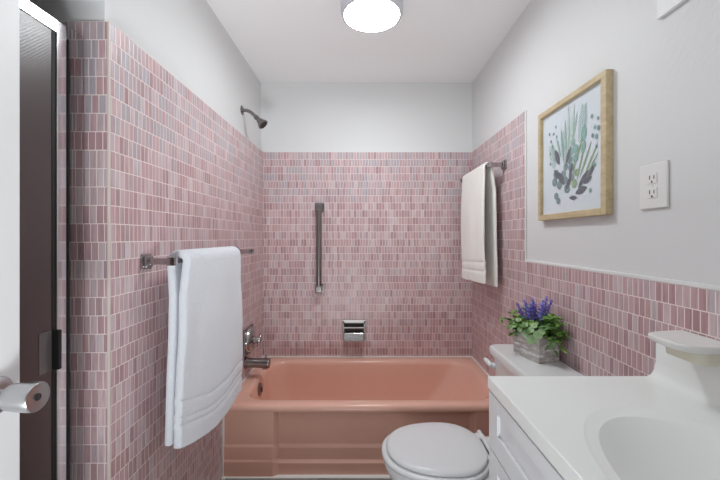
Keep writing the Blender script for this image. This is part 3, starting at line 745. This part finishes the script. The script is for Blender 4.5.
def stalk(bm_l, bm_s, base, tip, nl, L, wd_, rnd, sag=0.02):
    pts = []
    for i in range(9):
        t = i/8; q = base.lerp(tip, t); q.z += sag*4*t*(1-t); pts.append(q)
    tube(bm_s, pts, [0.0016]*9, 5)
    for i in range(nl):
        t = 0.25 + 0.75*i/(nl-1); k = min(7, int(t*8)); q = pts[k].lerp(pts[k+1], t*8-k)
        d = (pts[k+1]-pts[k]).normalized(); a = random.uniform(0, 2*PI)
        out_ = V((math.cos(a), math.sin(a), random.uniform(-.2, .6)))
        leaf(bm_l, q, d*0.5+out_, L*random.uniform(.75, 1.15), wd_*random.uniform(.8, 1.15), random.uniform(.1, .5), rnd)
bl, bd, bs, bp = B(), B(), B(), B()
def L2W(x, y, z): return rot @ V((x, y, z))
for i in range(46):
    a = random.uniform(0, 2*PI); r0 = random.uniform(0, .7)
    base = L2W(hx*.7*r0*math.cos(a), hy*.8*r0*math.sin(a), 0.088)
    reach = random.uniform(.35, 1.0)
    tip = L2W((hx+0.045)*reach*math.cos(a), (hy+0.055)*reach*math.sin(a), hh + random.uniform(0.005, 0.09)*(1.3-reach*0.6))
    tip.x = min(tip.x, 0.772)
    stalk(bl if i % 2 else bd, bs, base, tip, 12, 0.032, 0.013, 0.7)
for i in range(7):   # stems that spill over the near end
    base = L2W(random.uniform(-.02, .03), -hy*.6, 0.09); tip = L2W(random.uniform(-0.02, .055), -hy-random.uniform(.02, .05), hh+random.uniform(-.045, .03)); tip.x = min(tip.x, 0.775)
    stalk(bl if i % 3 else bd, bs, base, tip, 9, 0.030, 0.014, 0.7)
for i in range(5):
    base = L2W(random.uniform(-.02, .02), hy*.5, 0.09); tip = L2W(-hx-random.uniform(0.0, .06), hy+random.uniform(-.03, .03), hh+random.uniform(-.03, .045))
    stalk(bl, bs, base, tip, 9, 0.028, 0.014, 0.7)
def round_leaf(bm, c, nrm, rad):
    u_, v_, n_ = frame_of(nrm); c0 = bm.verts.new(c - n_*rad*0.08); ring_ = []
    for q in range(14):
        a = 2*PI*q/14; rr_ = rad*(1+0.10*math.cos(a))
        ring_.append(bm.verts.new(c + u_*(rr_*math.cos(a)) + v_*(rr_*0.92*math.sin(a))))
    for q in range(14): bm.faces.new((c0, ring_[q], ring_[(q+1) % 14]))
for (x, y, z, rad, nx, ny, nz) in ((-.060, -.052, .090, .021, -.4, -.9, .25), (-.064, -.020, .108, .017, -.8, -.5, .3), (-.048, -.070, .112, .018, -.3, -.9, .4), (-.058, -.040, .124, .015, -.6, -.6, .6),
                                   (-.035, -.075, .126, .014, -.2, -.9, .5), (-.070, .005, .118, .014, -.9, -.3, .4), (-.06, -.01, .136, .014, -.6, -.5, .7), (-.045, -.045, .142, .013, -.4, -.7, .7),
                                   (-.068, .035, .128, .014, -.8, -.4, .5), (-.055, .03, .148, .012, -.6, -.5, .7), (-.078, .05, .115, .012, -.9, -.4, .3)):
    c = L2W(x, y, z); round_leaf(bp, c, V((nx, ny, nz)), rad)
    tube(bs, [L2W(0, y*.4, .09), L2W(x*.7, y*.8, z+.004), c], 0.0013, 5)
for i in range(9):
    leaf(bp, L2W(-.005, random.uniform(-.05, .0), .12+random.uniform(0, .03)), rot.to_3x3() @ V((random.uniform(-.3, .8), random.uniform(-1, -.2), random.uniform(.0, .5))), 0.075, 0.006, 0.5, 0.6)
obj('stems', bs, M['dark_leaf'], pl); obj('foliage', bl, M['leaf'], pl, 60); obj('deep_green_foliage', bd, M['dark_leaf'], pl, 60).name = 'dark_foliage'  # deep green is a second leaf colour, alternating from stem to stem
obj('round_leaves', bp, M['pale_leaf'], pl, 60)['label'] = 'pale round eucalyptus leaves'
for (x, y, tx, ty, tz) in ((-.01, .02, -.040, .060, .212), (0, .01, -.020, .040, .225), (.005, 0, .00, .015, .236), (.01, -.01, .030, -.030, .250), (.0, -.015, .012, -.030, .222), (-.005, .0, -.030, .005, .205),
                              (.012, .01, .040, .000, .228), (.012, -.01, .048, -.035, .236), (.0, .0, .018, .02, .210), (-.01, .01, -.012, .012, .215)):
    b = B(); p0, p1 = L2W(x, y, .09), L2W(tx, ty, tz)
    for i in range(30):
        t = 0.45 + 0.55*i/29; q = p0.lerp(p1, t); a = i*2.4; r_ = 0.0115*(1-0.6*max(0, (t-.7)/.3))
        o_ = V((math.cos(a), math.sin(a), 0.35)); leaf(b, q, o_, r_*1.5, 0.011, -0.3, 0.5, 2)
    tube(b, [p0, p0.lerp(p1, .55), p1], [.0015, .0032, .0012], 6)
    obj('lavender_spike', b, M['lavender'], pl, 60)

# ------------------------------------------------------------------ light
w = bpy.data.worlds.new('world'); SC.world = w; w.use_nodes = True
bg = w.node_tree.nodes['Background']; bg.inputs[0].default_value = (1.0, 0.985, 0.97, 1); bg.inputs[1].default_value = 0.12
# added area light, unseen beyond the doorway, facing up to brighten the ceiling
la = bpy.data.lights.new('added_hall_fill', 'AREA'); la.shape = 'RECTANGLE'; la.size = 0.86; la.size_y = 1.1; la.energy = 46; la.color = (0.95, 1.0, 1.03)
lo = bpy.data.objects.new('added_hall_fill', la); C.objects.link(lo); lo.location = (-0.06, YF-0.80, 0.04); lo.rotation_euler = (PI, 0, 0)

SC.view_settings.view_transform = 'Standard'; SC.view_settings.look = 'None'
SC.view_settings.exposure = 0.79; SC.view_settings.gamma = 1.0; SC.view_settings.use_curve_mapping = False
